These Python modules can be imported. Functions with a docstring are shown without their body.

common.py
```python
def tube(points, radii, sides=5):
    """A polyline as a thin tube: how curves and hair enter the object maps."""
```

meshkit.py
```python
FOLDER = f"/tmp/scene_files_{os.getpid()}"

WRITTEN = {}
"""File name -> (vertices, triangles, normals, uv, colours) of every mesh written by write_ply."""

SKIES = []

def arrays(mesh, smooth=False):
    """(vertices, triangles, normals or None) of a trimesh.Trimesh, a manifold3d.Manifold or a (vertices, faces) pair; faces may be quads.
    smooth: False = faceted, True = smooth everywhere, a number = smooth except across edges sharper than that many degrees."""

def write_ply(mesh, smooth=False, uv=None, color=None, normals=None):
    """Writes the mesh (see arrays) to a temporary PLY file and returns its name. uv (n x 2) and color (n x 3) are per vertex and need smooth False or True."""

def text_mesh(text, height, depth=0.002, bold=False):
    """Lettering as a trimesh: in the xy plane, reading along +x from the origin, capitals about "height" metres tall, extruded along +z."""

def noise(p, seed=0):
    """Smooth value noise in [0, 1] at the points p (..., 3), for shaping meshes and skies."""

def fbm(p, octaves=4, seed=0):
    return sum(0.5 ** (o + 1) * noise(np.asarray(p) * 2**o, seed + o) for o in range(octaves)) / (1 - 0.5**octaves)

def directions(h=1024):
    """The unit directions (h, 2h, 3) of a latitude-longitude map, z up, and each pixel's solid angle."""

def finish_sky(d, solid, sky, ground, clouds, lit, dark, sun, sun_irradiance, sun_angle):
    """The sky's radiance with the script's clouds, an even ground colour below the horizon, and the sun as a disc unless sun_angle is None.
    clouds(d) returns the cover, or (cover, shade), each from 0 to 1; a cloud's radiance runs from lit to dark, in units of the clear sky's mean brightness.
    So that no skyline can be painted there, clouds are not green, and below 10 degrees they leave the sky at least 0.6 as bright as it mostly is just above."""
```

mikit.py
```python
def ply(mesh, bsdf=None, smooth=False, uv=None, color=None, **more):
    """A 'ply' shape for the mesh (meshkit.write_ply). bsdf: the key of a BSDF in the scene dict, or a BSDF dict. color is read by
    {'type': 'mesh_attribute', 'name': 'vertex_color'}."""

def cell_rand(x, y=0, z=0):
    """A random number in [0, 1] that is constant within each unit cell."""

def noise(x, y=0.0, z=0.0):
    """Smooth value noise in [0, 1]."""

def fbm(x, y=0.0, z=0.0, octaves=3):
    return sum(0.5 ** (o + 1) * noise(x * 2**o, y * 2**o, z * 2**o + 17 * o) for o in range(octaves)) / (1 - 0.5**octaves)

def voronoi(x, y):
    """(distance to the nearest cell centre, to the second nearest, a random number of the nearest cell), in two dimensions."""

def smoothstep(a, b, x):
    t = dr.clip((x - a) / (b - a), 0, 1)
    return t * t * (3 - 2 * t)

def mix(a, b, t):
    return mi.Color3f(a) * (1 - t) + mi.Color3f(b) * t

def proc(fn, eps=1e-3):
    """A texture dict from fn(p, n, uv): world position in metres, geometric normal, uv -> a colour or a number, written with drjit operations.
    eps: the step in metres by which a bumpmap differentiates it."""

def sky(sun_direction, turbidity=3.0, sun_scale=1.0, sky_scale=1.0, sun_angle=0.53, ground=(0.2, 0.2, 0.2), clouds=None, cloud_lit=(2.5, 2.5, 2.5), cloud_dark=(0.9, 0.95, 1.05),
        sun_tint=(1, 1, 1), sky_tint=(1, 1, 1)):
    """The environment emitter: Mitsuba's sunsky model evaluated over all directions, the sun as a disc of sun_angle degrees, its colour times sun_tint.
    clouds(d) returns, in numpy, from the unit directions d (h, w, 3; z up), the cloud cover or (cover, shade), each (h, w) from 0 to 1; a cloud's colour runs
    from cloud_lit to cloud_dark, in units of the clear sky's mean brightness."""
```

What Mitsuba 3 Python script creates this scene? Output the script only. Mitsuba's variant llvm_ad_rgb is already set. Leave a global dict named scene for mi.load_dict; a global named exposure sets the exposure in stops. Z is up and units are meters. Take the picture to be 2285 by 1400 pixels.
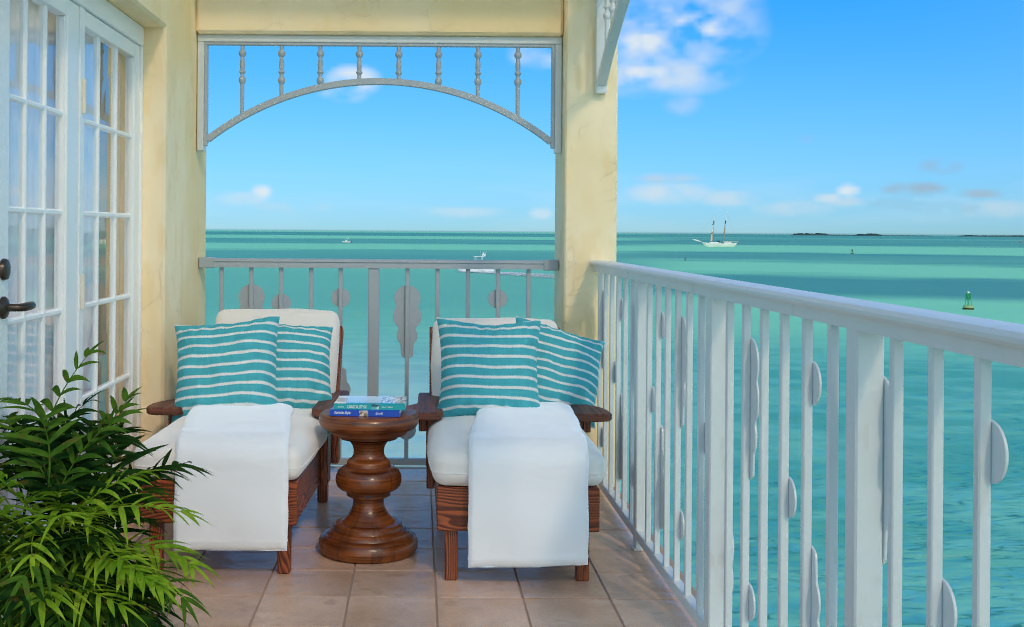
import math, random
import numpy as np, trimesh, shapely
from shapely.geometry import Polygon, Point
import drjit as dr
import mitsuba as mi
import mikit, meshkit
from mikit import noise, fbm, voronoi, cell_rand, smoothstep, mix, proc

rng = np.random.default_rng(7)
random.seed(7)
scene, labels = {}, {}
T = mi.ScalarTransform4f
PI = math.pi

# ------------------------------------------------------------------ camera, sky, exposure
EYE = (0.0, 0.0, 1.25)
ROLL = math.radians(0.42)
scene['camera'] = {'type': 'perspective', 'fov': 49.04, 'fov_axis': 'x',
    'principal_point_offset_x': 0.0908, 'principal_point_offset_y': 0.1307,
    'near_clip': 0.05, 'far_clip': 300000.0,
    'to_world': T().look_at(origin=list(EYE), target=[0, 10, EYE[2]], up=[-math.sin(ROLL), 0, math.cos(ROLL)])}

def clouds(d):
    az = np.degrees(np.arctan2(d[..., 0], d[..., 1])); el = np.degrees(np.arcsin(np.clip(d[..., 2], -1, 1)))
    q = np.stack([az * 0.45, el * 0.75, az * 0], -1)
    n = meshkit.fbm(q, 5, 3); nf = meshkit.fbm(q * 2.3 + 9, 4, 11)
    cover = np.zeros_like(az); shade = np.zeros_like(az)
    # cumulus groups: azimuth, elevation, half width, half height, density, shade
    for a, e, w, h, k, s in [(12.6, 9.8, 4.6, 2.1, .72, .05), (12.0, 7.8, 4.0, 1.15, .62, .08), (14.6, 10.6, 2.6, 2.4, .5, .05), (13.9, 10.2, 1.7, .9, 1.25, .0), (11.2, 9.5, 1.5, .6, .95, .0), (11.4, 8.0, 1.6, .5, .85, .0), (-3.4, 7.6, 1.5, .85, .85, .0), (-3.9, 6.9, 1.3, .45, .6, .05),
                             (6.0, 9.0, 1.6, .8, .55, .0), (13.2, 6.4, 1.0, .55, .45, .25), (12.4, 2.75, 1.8, .28, .6, .35), (12.6, 2.0, 2.4, .6, .62, .12), (15.4, 1.75, 1.7, .45, .5, .15),
                             (20.0, 1.72, .75, .28, .8, .1), (20.9, 2.1, .6, .30, .85, .0), (20.6, 1.55, 1.3, .25, .5, .2), (18.4, 1.25, 2.0, .45, .5, .15), (24.9, 3.2, 1.0, .42, .85, .75), (23.8, 2.15, 1.5, .34, .8, .75), (22.9, 1.45, 1.3, .25, .6, .7), (26.5, 1.9, 1.0, .22, .6, .7), (25.6, 1.25, 2.2, .3, .5, .5),
                             (-8.0, 1.95, .55, .4, .8, .0), (-9.0, 1.6, 1.6, .4, .5, .1), (-6.5, 1.2, 2.2, .35, .4, .2), (2.0, 1.0, 2.6, .3, .35, .1), (6.2, .95, .7, .3, .5, .0),
                             (27, 1.2, 3.0, .45, .45, .2), (19.0, 4.6, .5, .18, .35, .7), (-60, 14, 7, 3, .9, .1), (60, 12, 8, 3, .9, .1), (45, 20, 6, 2, .8, .0), (-30, 17, 6, 2, .7, .0),
                             (100, 16, 10, 4, .9, .1), (150, 18, 9, 3, .9, .1), (-110, 15, 9, 3, .9, .1)]:
        r2 = ((az - a) / w) ** 2 + ((el - e) / h) ** 2
        c = k * np.clip(1.15 - r2, 0, 1) * np.clip((n - .34) * 2.4 + (nf - .5) * 1.5 + .35, 0, 1.2)
        shade = np.where(c > cover, s, shade)
        cover = np.maximum(cover, c)
    wisp = .26 * np.clip((meshkit.fbm(np.stack([az * .12, el * .9, az * 0], -1), 4, 21) - .5) * 3, 0, 1) * np.exp(-((el - 1.2) / 1.6) ** 2)
    return np.clip(np.maximum(cover, wisp), 0, .93), shade

SUN = np.array([0.24, -0.76, 0.60]); SUN /= np.linalg.norm(SUN)
_d = meshkit.directions()[0]
_el = np.degrees(np.arcsin(_d[..., 2:3])); _w = np.clip((_d @ SUN + .52) / .70, 0, 1)[..., None]; _w = _w * _w * (3 - 2 * _w)
_e = np.clip(_el / 13, 0, 1) ** .85
# deep blue away from the sun, whiter round the sun and at the horizon
TINT = (np.array([.365, .485, .585]) * (1 - _e) + np.array([.058, .445, .79]) * _e) * (1 - _w) + np.array([1.22, 1.05, .89]) * _w
scene['sky'] = mikit.sky(SUN, turbidity=2.6, clouds=clouds, sky_tint=TINT, sun_scale=.095, sun_angle=5, sun_tint=(1.04, 1.0, .95), cloud_lit=(1.45, 1.6, 1.7), cloud_dark=(.42, .60, .78), ground=(.12, .3, .3))
exposure = 2.74

# ------------------------------------------------------------------ materials
def two(b): return {'type': 'twosided', 'bsdf': b}
def pr(color, rough=.5, spec=.4, **k):
    return {'type': 'principled', 'base_color': color if isinstance(color, dict) else {'type': 'rgb', 'value': list(color)}, 'roughness': rough, 'specular': spec, **k}
def bump(fn, b, eps=1e-3): return {'type': 'bumpmap', 'arbitrary': proc(fn, eps), 'scale': 1.0, 'bsdf': b}

def stucco_r(p):
    a = p.x + .7 * p.y; b = p.z; c = p.y - .7 * p.x
    w = fbm(a * 4, b * 4, c * 4, 3) * 2.4
    d1, d2, r = voronoi(a * 8.5 + w + c * 3, b * 10 + w * 1.3)
    return (1 - smoothstep(0.0, .035, d2 - d1)) * smoothstep(.47, .58, fbm(a * 3.3 + 5, b * 3.3, c * 3.3, 2))
def stucco_h(p, n, uv):
    a = p.x + .7 * p.y; b = p.z; c = p.y - .7 * p.x
    return stucco_r(p) * .0028 + fbm(a * 50, b * 55, c * 55, 2) * .0030 + fbm(a * 6, b * 6, c * 6, 2) * .010
def stucco_c(p, n, uv):
    t = fbm(p.x * 2.1 + 3, p.y * 2.1, p.z * 1.3, 4)
    u = fbm(p.x * 14, p.y * 14, p.z * 5, 3)
    c = mix((.86, .665, .375), (.90, .755, .515), smoothstep(.34, .64, t))
    c = mix(c, mi.Color3f(.82, .60, .29), .40 * smoothstep(.52, .72, u))
    return mix(c, mi.Color3f(.50, .37, .19), .16 * stucco_r(p))
scene['mat_stucco'] = two(bump(stucco_h, pr(proc(stucco_c), .75, .25)))

def paint_c(p, n, uv):
    t = fbm(p.x * 9, p.y * 9, p.z * 3, 3)
    drip = smoothstep(.66, .74, fbm(p.x * 30, p.y * 30, p.z * 7, 3))
    return mix(mix((.555, .595, .61), (.625, .655, .66), t), mi.Color3f(.47, .46, .42), .30 * drip)
scene['mat_white_paint'] = two(pr(proc(paint_c), .34, .5))
scene['mat_white_paint_shaded'] = two(pr((.36, .41, .455), .38, .45))  # the white paint again, darkened in colour to stand for shade at the back
scene['mat_door_paint'] = two(pr((.80, .81, .80), .28, .5))
scene['mat_hinge'] = two(pr((.66, .62, .52), .4, .5))
scene['mat_bronze'] = two(pr((.06, .045, .035), .32, .5, metallic=.6))

def wood_c(p, n, uv):
    u, v = uv.x, uv.y
    w = fbm(u * 2.2, v * 9, 3.0, 3)
    rings = (v * 85 + w * 12 + dr.sin(u * 2.3 + 1) * 1.2)
    f = rings - dr.floor(rings)
    band = smoothstep(.15, .75, f) * (1 - smoothstep(.86, 1.0, f))
    fine = fbm(u * 8, v * 240, 1.0, 2)
    t = dr.clip(.75 * band + .5 * (fine - .5), 0, 1)
    patch = fbm(u * 3 + 7, v * 5, 9.0, 2)
    c = mix((.080, .0175, .008), (.390, .095, .029), t)
    return c * (0.65 + .8 * patch)
scene['mat_lounger_wood'] = two(pr(proc(wood_c), .42, .45))
def arm_c(p, n, uv):
    u, v = uv.x, uv.y
    g = fbm(u * 5, v * 130, 1.0, 3)
    b = fbm(u * 4, v * 22 + 3, 2.0, 3)
    return mix((.060, .019, .011), (.200, .066, .035), dr.clip(1.3 * (g - .5) + b, 0, 1))
scene['mat_arm_wood'] = two(pr(proc(arm_c), .5, .4))

def table_c(p, n, uv):
    x, y = p.x + .19, p.y - 4.39
    a = dr.atan2(y, x)
    g = fbm(x * 5, y * 5, p.z * 170, 3)
    b = fbm(x * 11 + 3, y * 11, p.z * 16, 3)
    st = smoothstep(.55, .8, fbm(a * 9, p.z * 5, 2.0, 3))
    c = mix((.055, .012, .004), (.315, .086, .017), dr.clip(1.3 * (g - .5) + b * 1.2 - .1, 0, 1))
    return mix(c, mi.Color3f(.035, .012, .006), st * .55)
scene['mat_table_wood'] = two(pr(proc(table_c), .30, .5, clearcoat=.5, clearcoat_gloss=.85))

def weave_h(p, n, uv):
    return fbm(p.x * 9, p.y * 9, p.z * 9, 2) * .008
scene['mat_cushion'] = two(bump(weave_h, pr((.80, .77, .74), .85, .15, sheen=.3), 2e-3))
def terry_h(p, n, uv):
    return fbm(p.x * 75, p.y * 75, p.z * 75, 2) * .0020 + fbm(p.x * 26, p.y * 26, p.z * 26, 2) * .0012
scene['mat_towel'] = two(bump(terry_h, pr((.82, .85, .90), .95, .1, sheen=.6), 2e-3))
def pillow_c(p, n, uv):
    f = uv.y * 10.0 + .55
    t = f - dr.floor(f)
    w = smoothstep(.33, .41, t) * (1 - smoothstep(.60, .68, t))
    th = noise(uv.x * 60, uv.y * 12) * .10 + noise(uv.x * 12, uv.y * 60) * .10
    return mix((.065, .385, .45), (.70, .73, .72), w) * (.90 + th)
def pillow_h(p, n, uv):
    return fbm(p.x * 14, p.y * 14, p.z * 14, 3) * .008
scene['mat_pillow'] = two(bump(pillow_h, pr(proc(pillow_c), .8, .2, sheen=.3), 2e-3))

TILE = .2975
def tile_c(p, n, uv):
    i, j = dr.floor((p.x - .067) / TILE), dr.floor((p.y - 5.92) / TILE)
    r = cell_rand(i, j, 3)
    o = r * 37
    a = fbm(p.x * 4 + o, p.y * 4 + o, 1.0, 4)
    b = fbm(p.x * 13 + o, p.y * 13, 4.0, 3)
    c = mix((.535, .325, .215), (.70, .475, .350), dr.clip(1.3 * (a - .5) + .5 + .8 * (b - .5), 0, 1))
    c = mix(c, mi.Color3f(.38, .22, .15), smoothstep(.60, .85, b) * .45)
    return c * (.92 + .16 * r) * (.94 + .12 * noise(p.x * 170, p.y * 170))
def tile_h(p, n, uv):
    w = fbm(p.x * 6, p.y * 6, 2.0, 2) * 2
    return fbm(p.x * 16 + w, p.y * 26 + w, 1.0, 3) * .0042 + fbm(p.x * 60, p.y * 60, 5.0, 2) * .0003
scene['mat_tile'] = two(bump(tile_h, pr(proc(tile_c), .30, .30), 1.5e-3))
scene['mat_grout'] = two(pr((.40, .285, .225), .85, .2))
scene['mat_concrete'] = two(pr((.40, .38, .35), .8, .2))
scene['mat_glass'] = {'type': 'thindielectric', 'int_ior': 1.42}
scene['mat_curtain'] = two({'type': 'diffuse', 'reflectance': {'type': 'rgb', 'value': [.90, .85, .89]}})
scene['mat_drape'] = two({'type': 'diffuse', 'reflectance': {'type': 'rgb', 'value': [.50, .34, .19]}})
scene['mat_taupe'] = two({'type': 'diffuse', 'reflectance': {'type': 'rgb', 'value': [.66, .55, .52]}})
scene['mat_room'] = two({'type': 'diffuse', 'reflectance': {'type': 'rgb', 'value': [.72, .64, .58]}})
scene['mat_rattan'] = two(pr((.20, .075, .04), .45, .4))
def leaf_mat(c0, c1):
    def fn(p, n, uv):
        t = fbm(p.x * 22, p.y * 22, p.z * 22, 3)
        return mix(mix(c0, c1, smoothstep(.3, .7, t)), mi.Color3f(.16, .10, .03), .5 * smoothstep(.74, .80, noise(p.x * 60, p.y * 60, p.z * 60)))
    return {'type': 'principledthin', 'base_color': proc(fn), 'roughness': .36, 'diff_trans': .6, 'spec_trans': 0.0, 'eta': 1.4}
scene['mat_leaf_dark'] = leaf_mat((.009, .034, .009), (.024, .072, .014))  # dark green carries the shade on the upper fronds
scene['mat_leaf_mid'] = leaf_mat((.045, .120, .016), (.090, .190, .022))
scene['mat_leaf_lit'] = leaf_mat((.175, .345, .020), (.340, .500, .040))  # brighter green carries the light falling on the low fronds
scene['mat_stem'] = two(pr((.10, .15, .04), .5, .4))
scene['mat_pot'] = two(pr((.30, .13, .07), .7, .3))
scene['mat_soil'] = two(pr((.04, .028, .02), .95, .1))

def sea_c(p, n, uv):
    x, y = p.x, p.y
    d = dr.sqrt(x * x + y * y) + 1e-3
    wob = (fbm(x / 180 + 9, y / 55, 1.0, 3) - .5) * .16 + (fbm(x / 900, y / 300, 5.0, 2) - .5) * .10
    L = dr.log(d) + wob
    rag = (fbm(x / 26, y / 16, 4.0, 3) - .5) * .10
    L2 = L + rag
    def win(a, b, s=.075):
        return smoothstep(math.log(a) - s, math.log(a) + s, L2) * (1 - smoothstep(math.log(b) - s, math.log(b) + s, L2))
    right = dr.clip(win(1080, 2700) * .85 + win(2900, 60000, .2) * .9 + win(425, 640) * .9 + win(192, 300, .10) * .95 + win(20, 118, .2) * .18, 0, 1)
    left = dr.clip(win(2500, 9000) * .9 + win(930, 1480) * .8 + win(330, 600) * .75 + win(120, 330, .2) * .40, 0, 1)
    ang = x / dr.maximum(y, 1.0)
    t = smoothstep(.14, .26, ang) + (1 - smoothstep(-.8, -.4, ang))
    dark = (left * (1 - t) + right * t) * (.62 + .55 * fbm(x / 240 + 3, y / 110, 2.0, 3))
    patch = .45 * fbm(x / 14, y / 9, 3.0, 3) + .55 * fbm(x * .28, y * .55, 6.0, 4)
    near = mix((.080, .520, .390), (.185, .690, .525), smoothstep(.35, .65, patch))
    shal = mi.Color3f(.29, .84, .49)
    c = mix(near, shal, smoothstep(math.log(80), math.log(150), L))
    pale = (1 - smoothstep(math.log(50), math.log(150), L)) * (1 - smoothstep(.05, .30, ang)) * smoothstep(-.6, -.3, ang)
    c = mix(c, mi.Color3f(.62, .85, .80), pale * .75)
    return mix(c, mi.Color3f(.055, .31, .275), dr.clip(dark, 0, .88))
def sea_h(p, n, uv):
    x, y = p.x + .25 * p.y, p.y - .12 * p.x
    w = fbm(x * .3, y * .3, 2.0, 2)
    return fbm(x * .55 + w, y * 1.5 + w * 1.5, 1.0, 3) * .50 + fbm(x * .30 + w, y * .75 + w, 5.0, 3) * .6 + fbm(x * .10, y * .22, 7.0, 2) * .8
scene['mat_sea'] = two(bump(sea_h, {'type': 'blendbsdf', 'weight': .21, 'a': {'type': 'diffuse', 'reflectance': proc(sea_c)}, 'b': {'type': 'roughconductor', 'alpha': .06, 'specular_reflectance': {'type': 'rgb', 'value': [.9, .95, .95]}}}, .04))
scene['mat_foam'] = two({'type': 'diffuse', 'reflectance': {'type': 'rgb', 'value': [.82, .86, .86]}})
scene['mat_mangrove'] = two({'type': 'diffuse', 'reflectance': {'type': 'rgb', 'value': [.07, .12, .11]}})
scene['mat_hull'] = two(pr((.80, .80, .77), .4, .4))
scene['mat_boat_dark'] = two(pr((.05, .07, .08), .5, .4))
scene['mat_mast'] = two(pr((.42, .27, .17), .5, .3))
scene['mat_sail'] = two({'type': 'diffuse', 'reflectance': {'type': 'rgb', 'value': [.66, .60, .47]}})
scene['mat_buoy_green'] = two(pr((.03, .36, .14), .5, .4))
scene['mat_buoy_lime'] = two(pr((.33, .48, .20), .6, .3))
scene['mat_rust'] = two(pr((.06, .04, .025), .8, .2))
scene['mat_red'] = two(pr((.35, .05, .03), .5, .3))
scene['mat_book_teal'] = two(pr((.015, .36, .40), .25, .5))
scene['mat_book_blue'] = two(pr((.012, .075, .50), .25, .5))
scene['mat_pages'] = two(pr((.72, .69, .62), .8, .2))
scene['mat_print_white'] = two(pr((.85, .85, .83), .4, .4))
def cover_c(p, n, uv):
    x, y = uv.x, uv.y
    sky = mix((.42, .62, .74), (.66, .76, .84), y)
    sand = mi.Color3f(.52, .46, .40)
    town = mix((.30, .32, .33), (.82, .80, .76), smoothstep(.45, .55, cell_rand(dr.floor(x * 34), dr.floor(y * 16), 2)))
    c = mix(sky, town, smoothstep(.63, .68, x + .03 * noise(y * 30)))
    left = 1 - smoothstep(.165, .17, x + .02 * y)
    c = mix(c, mix((.85, .86, .87), sand, smoothstep(.18, .24, y) * (1 - smoothstep(.72, .80, y))), left)
    return mix(mi.Color3f(.02, .36, .38), c, dr.maximum(smoothstep(.10, .14, y), left * .999))
scene['mat_cover_print'] = two(pr(proc(cover_c), .2, .5))
def photo_a(p, n, uv):
    x, y = uv.x, uv.y
    c = mix((.03, .10, .14), (.10, .45, .50), smoothstep(.3, .6, 1 - y))
    c = mix(c, mi.Color3f(.75, .72, .66), smoothstep(.45, .6, noise(x * 5, y * 5 + 3)) * smoothstep(.35, .6, x))
    return c
scene['mat_spine_photo'] = two(pr(proc(photo_a), .3, .4))
def photo_b(p, n, uv):
    return mix((.62, .57, .48), (.20, .11, .07), smoothstep(.45, .75, fbm(uv.x * 5, uv.y * 5, 2.0, 3)))
scene['mat_spine_photo_warm'] = two(pr(proc(photo_b), .3, .4))

# ------------------------------------------------------------------ helpers
def numbered(key):
    if not any(k == key or k.startswith(key + '__') for k in scene) and key not in labels: return key
    i = 1
    while any(k == f'{key}_{i:03d}' or k.startswith(f'{key}_{i:03d}__') for k in scene) or f'{key}_{i:03d}' in labels: i += 1
    return f'{key}_{i:03d}'
GROUPS = {'lounger': 'wooden loungers on the balcony', 'lounger_cushion': 'white lounger cushions', 'throw_pillow': 'turquoise striped pillows', 'towel': 'white towels on the loungers', 'book': 'books on the side table', 'motorboat': 'motorboats on the water', 'channel_buoy': 'buoys in the channel', 'railing': 'balcony railings', 'arched_spandrel': 'arched spandrels under the roof', 'glass_door': 'white glass doors'}
def thing(name, label, category, group=None):
    group = group or GROUPS.get(name)
    key = numbered(name)
    labels[key] = {'label': label, 'category': category}
    if group: labels[key]['group'] = group
    return key
def add(key, mesh, mat, smooth=False, uv=None, parent=None, label=None):
    if parent: key = parent + '__' + key
    key = numbered(key) if parent else key
    scene[key] = mikit.ply(mesh, mat, smooth=smooth, uv=uv)
    if label: labels[key] = {'label': label}
    return key
def put(parent, name, plyd, m=None):
    key = numbered(parent + '__' + name)
    scene[key] = {**plyd, 'to_world': T(np.asarray(m, float).tolist())} if m is not None else dict(plyd)
    return key
def tr(x, y, z): m = np.eye(4); m[:3, 3] = (x, y, z); return m
def rx(a): c, s = math.cos(a), math.sin(a); return np.array([[1, 0, 0, 0], [0, c, -s, 0], [0, s, c, 0], [0, 0, 0, 1.]])
def ry(a): c, s = math.cos(a), math.sin(a); return np.array([[c, 0, s, 0], [0, 1, 0, 0], [-s, 0, c, 0], [0, 0, 0, 1.]])
def rz(a): c, s = math.cos(a), math.sin(a); return np.array([[c, -s, 0, 0], [s, c, 0, 0], [0, 0, 1, 0], [0, 0, 0, 1.]])
def xf(mesh, m): mesh = mesh.copy(); mesh.apply_transform(m); return mesh
def cat(ms): return trimesh.util.concatenate(ms)
def cbox(x0, x1, y0, y1, z0, z1, b=.004):
    lo, hi = np.array([x0, y0, z0], float), np.array([x1, y1, z1], float)
    pts = []
    for i in range(3):
        for s in np.ndindex(2, 2, 2):
            p = np.where(s, hi - b, lo + b); p[i] = hi[i] if s[i] else lo[i]; pts.append(p)
    return trimesh.convex.convex_hull(np.array(pts))
def offset_ring(p, b):
    q = np.roll(p, 1, 0); r = np.roll(p, -1, 0)
    e0 = p - q; e1 = r - p
    e0 /= np.linalg.norm(e0, axis=1, keepdims=True); e1 /= np.linalg.norm(e1, axis=1, keepdims=True)
    n0 = np.stack([-e0[:, 1], e0[:, 0]], 1); n1 = np.stack([-e1[:, 1], e1[:, 0]], 1)
    m = n0 + n1; m /= np.maximum((m * n0).sum(1, keepdims=True), .3)
    return p + m * b
def slab(poly, depth, b=.003):
    """A polygon in (a, b) extruded along c from 0 to depth with chamfered rims."""
    poly = shapely.geometry.polygon.orient(poly, 1.0)
    rings = [np.array(r.coords)[:-1] for r in [poly.exterior, *poly.interiors]]
    inner = [offset_ring(r, b) for r in rings]
    V, F, at = [], [], 0
    for r, i in zip(rings, inner):
        n = len(r)
        for pts, z in ((i, 0), (r, b), (r, depth - b), (i, depth)):
            V.append(np.column_stack([pts, np.full(n, z)]))
        k = np.arange(n); k2 = (k + 1) % n
        for L in range(3):
            a, c = at + L * n, at + (L + 1) * n
            F += [np.column_stack([a + k, a + k2, c + k2]), np.column_stack([a + k, c + k2, c + k])]
        at += 4 * n
    cap = Polygon(inner[0], inner[1:])
    v2, f2 = trimesh.creation.triangulate_polygon(cap, engine='earcut')
    v2 = np.asarray(v2); f2 = np.asarray(f2)
    area = np.cross(v2[f2[:, 1]] - v2[f2[:, 0]], v2[f2[:, 2]] - v2[f2[:, 0]])
    f2[area < 0] = f2[area < 0][:, ::-1]
    V += [np.column_stack([v2, np.full(len(v2), 0.)]), np.column_stack([v2, np.full(len(v2), depth)])]
    F += [f2[:, ::-1] + at, f2 + at + len(v2)]
    return trimesh.Trimesh(np.vstack(V), np.vstack(F), process=False)
XZ = np.array([[1, 0, 0, 0], [0, 0, -1, 0], [0, 1, 0, 0], [0, 0, 0, 1.]])      # (a,b,c) -> x=a, z=b, y=-c
YZ = np.array([[0, 0, 1, 0], [1, 0, 0, 0], [0, 1, 0, 0], [0, 0, 0, 1.]])       # (a,b,c) -> y=a, z=b, x=c
def lathe(profile, n=64): return trimesh.creation.revolve(np.array(profile, float), sections=n)
def rod(p0, p1, r, r1=None, n=8):
    p0, p1 = np.array(p0, float), np.array(p1, float); r1 = r if r1 is None else r1
    h = np.linalg.norm(p1 - p0)
    c = lathe([(0, 0), (r, 0), (r1, h), (0, h)], n)
    return xf(c, tr(*p0) @ trimesh.geometry.align_vectors([0, 0, 1], (p1 - p0) / h))
def tube(pts, radii, n=8):
    from common import tube as tb
    v, f = tb(np.asarray(pts, float), radii, n); return trimesh.Trimesh(v, f, process=False)
def wood(mesh, axis):
    """Unmerged copy and uv: u along the board, v across it, in metres."""
    m = mesh.copy(); m.unmerge_vertices()
    n = np.repeat(m.face_normals, 3, axis=0); v = m.vertices
    others = [i for i in range(3) if i != axis]
    dom = np.abs(n).argmax(1)
    o = rng.uniform(0, 40, 2)
    u = v[:, axis].copy(); w = np.where(dom == others[0], v[:, others[1]], v[:, others[0]])
    end = dom == axis
    u[end] = v[end, others[0]]; w[end] = v[end, others[1]]
    return m, np.column_stack([u + o[0], w + o[1]])
def addw(key, mesh, axis, parent, M=None, mat='mat_lounger_wood', label=None):
    m, uv = wood(mesh, axis)
    if M is not None: m.apply_transform(M)
    return add(key, m, mat, False, uv, parent, label)
def grid_faces(nu, nv, flip=False):
    i, j = np.meshgrid(np.arange(nu - 1), np.arange(nv - 1), indexing='ij')
    a = (i * nv + j).ravel(); b = a + 1; c = a + nv; d = c + 1
    f = np.vstack([np.column_stack([a, c, d]), np.column_stack([a, d, b])])
    return f[:, ::-1] if flip else f
def soft_box(sx, sy, sz, r, n=28, puff=.012, seed=1):
    """Rounded upholstered block centred at the origin."""
    t = np.linspace(-1, 1, n); t = np.sign(t) * np.abs(t) ** .8
    V, F, at = [], [], 0
    for ax in range(3):
        for s in (-1, 1):
            a, b = np.meshgrid(t, t, indexing='ij')
            p = np.zeros((n * n, 3)); o = [(ax + 1) % 3, (ax + 2) % 3]
            p[:, ax] = s; p[:, o[0]] = a.ravel(); p[:, o[1]] = b.ravel()
            V.append(p); F.append(grid_faces(n, n, s < 0) + at); at += n * n
    u = np.vstack(V); half = np.array([sx, sy, sz]) / 2
    p = u * half
    q = np.clip(p, -(half - r), half - r); d = p - q
    L = np.linalg.norm(d, axis=1, keepdims=True)
    p = np.where(L > 1e-9, q + d / np.maximum(L, 1e-9) * r, p)
    m = trimesh.Trimesh(p, np.vstack(F), process=False); m.merge_vertices()
    v = np.array(m.vertices); w = v / half
    for k in range(3):
        o = [(k + 1) % 3, (k + 2) % 3]
        v[:, k] += np.sign(w[:, k]) * np.clip((np.abs(w[:, k]) - .5) * 2, 0, 1) * puff * (1 - w[:, o[0]] ** 2) * (1 - w[:, o[1]] ** 2) * (1.0 if k == 2 else .5)
    nz = meshkit.fbm(v * 7 + seed * 3.1, 3, seed) - .5
    v += m.vertex_normals * (nz * .010)[:, None]
    m.vertices = v
    return m
def structure(key, mesh, mat, **k):
    add(key, mesh, mat, **k); labels[key] = {'kind': 'structure'}

# ------------------------------------------------------------------ sea, islands
R = 140000.0; SEA = -8.75
a = np.linspace(0, 2 * PI, 97)[:-1]
rr = [30, 120, 500, 2000, 8000, R]
V = [np.array([[0, 0, SEA]])] + [np.column_stack([r * np.cos(a), r * np.sin(a), a * 0 + SEA]) for r in rr]
k = np.arange(96); k2 = (k + 1) % 96
F = [np.column_stack([k * 0, 1 + k, 1 + k2])]
for L in range(len(rr) - 1):
    p, q = 1 + L * 96, 1 + (L + 1) * 96
    F += [np.column_stack([p + k, q + k, q + k2]), np.column_stack([p + k, q + k2, p + k2])]
structure('sea', trimesh.Trimesh(np.vstack(V), np.vstack(F), process=False), 'mat_sea')

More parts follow.
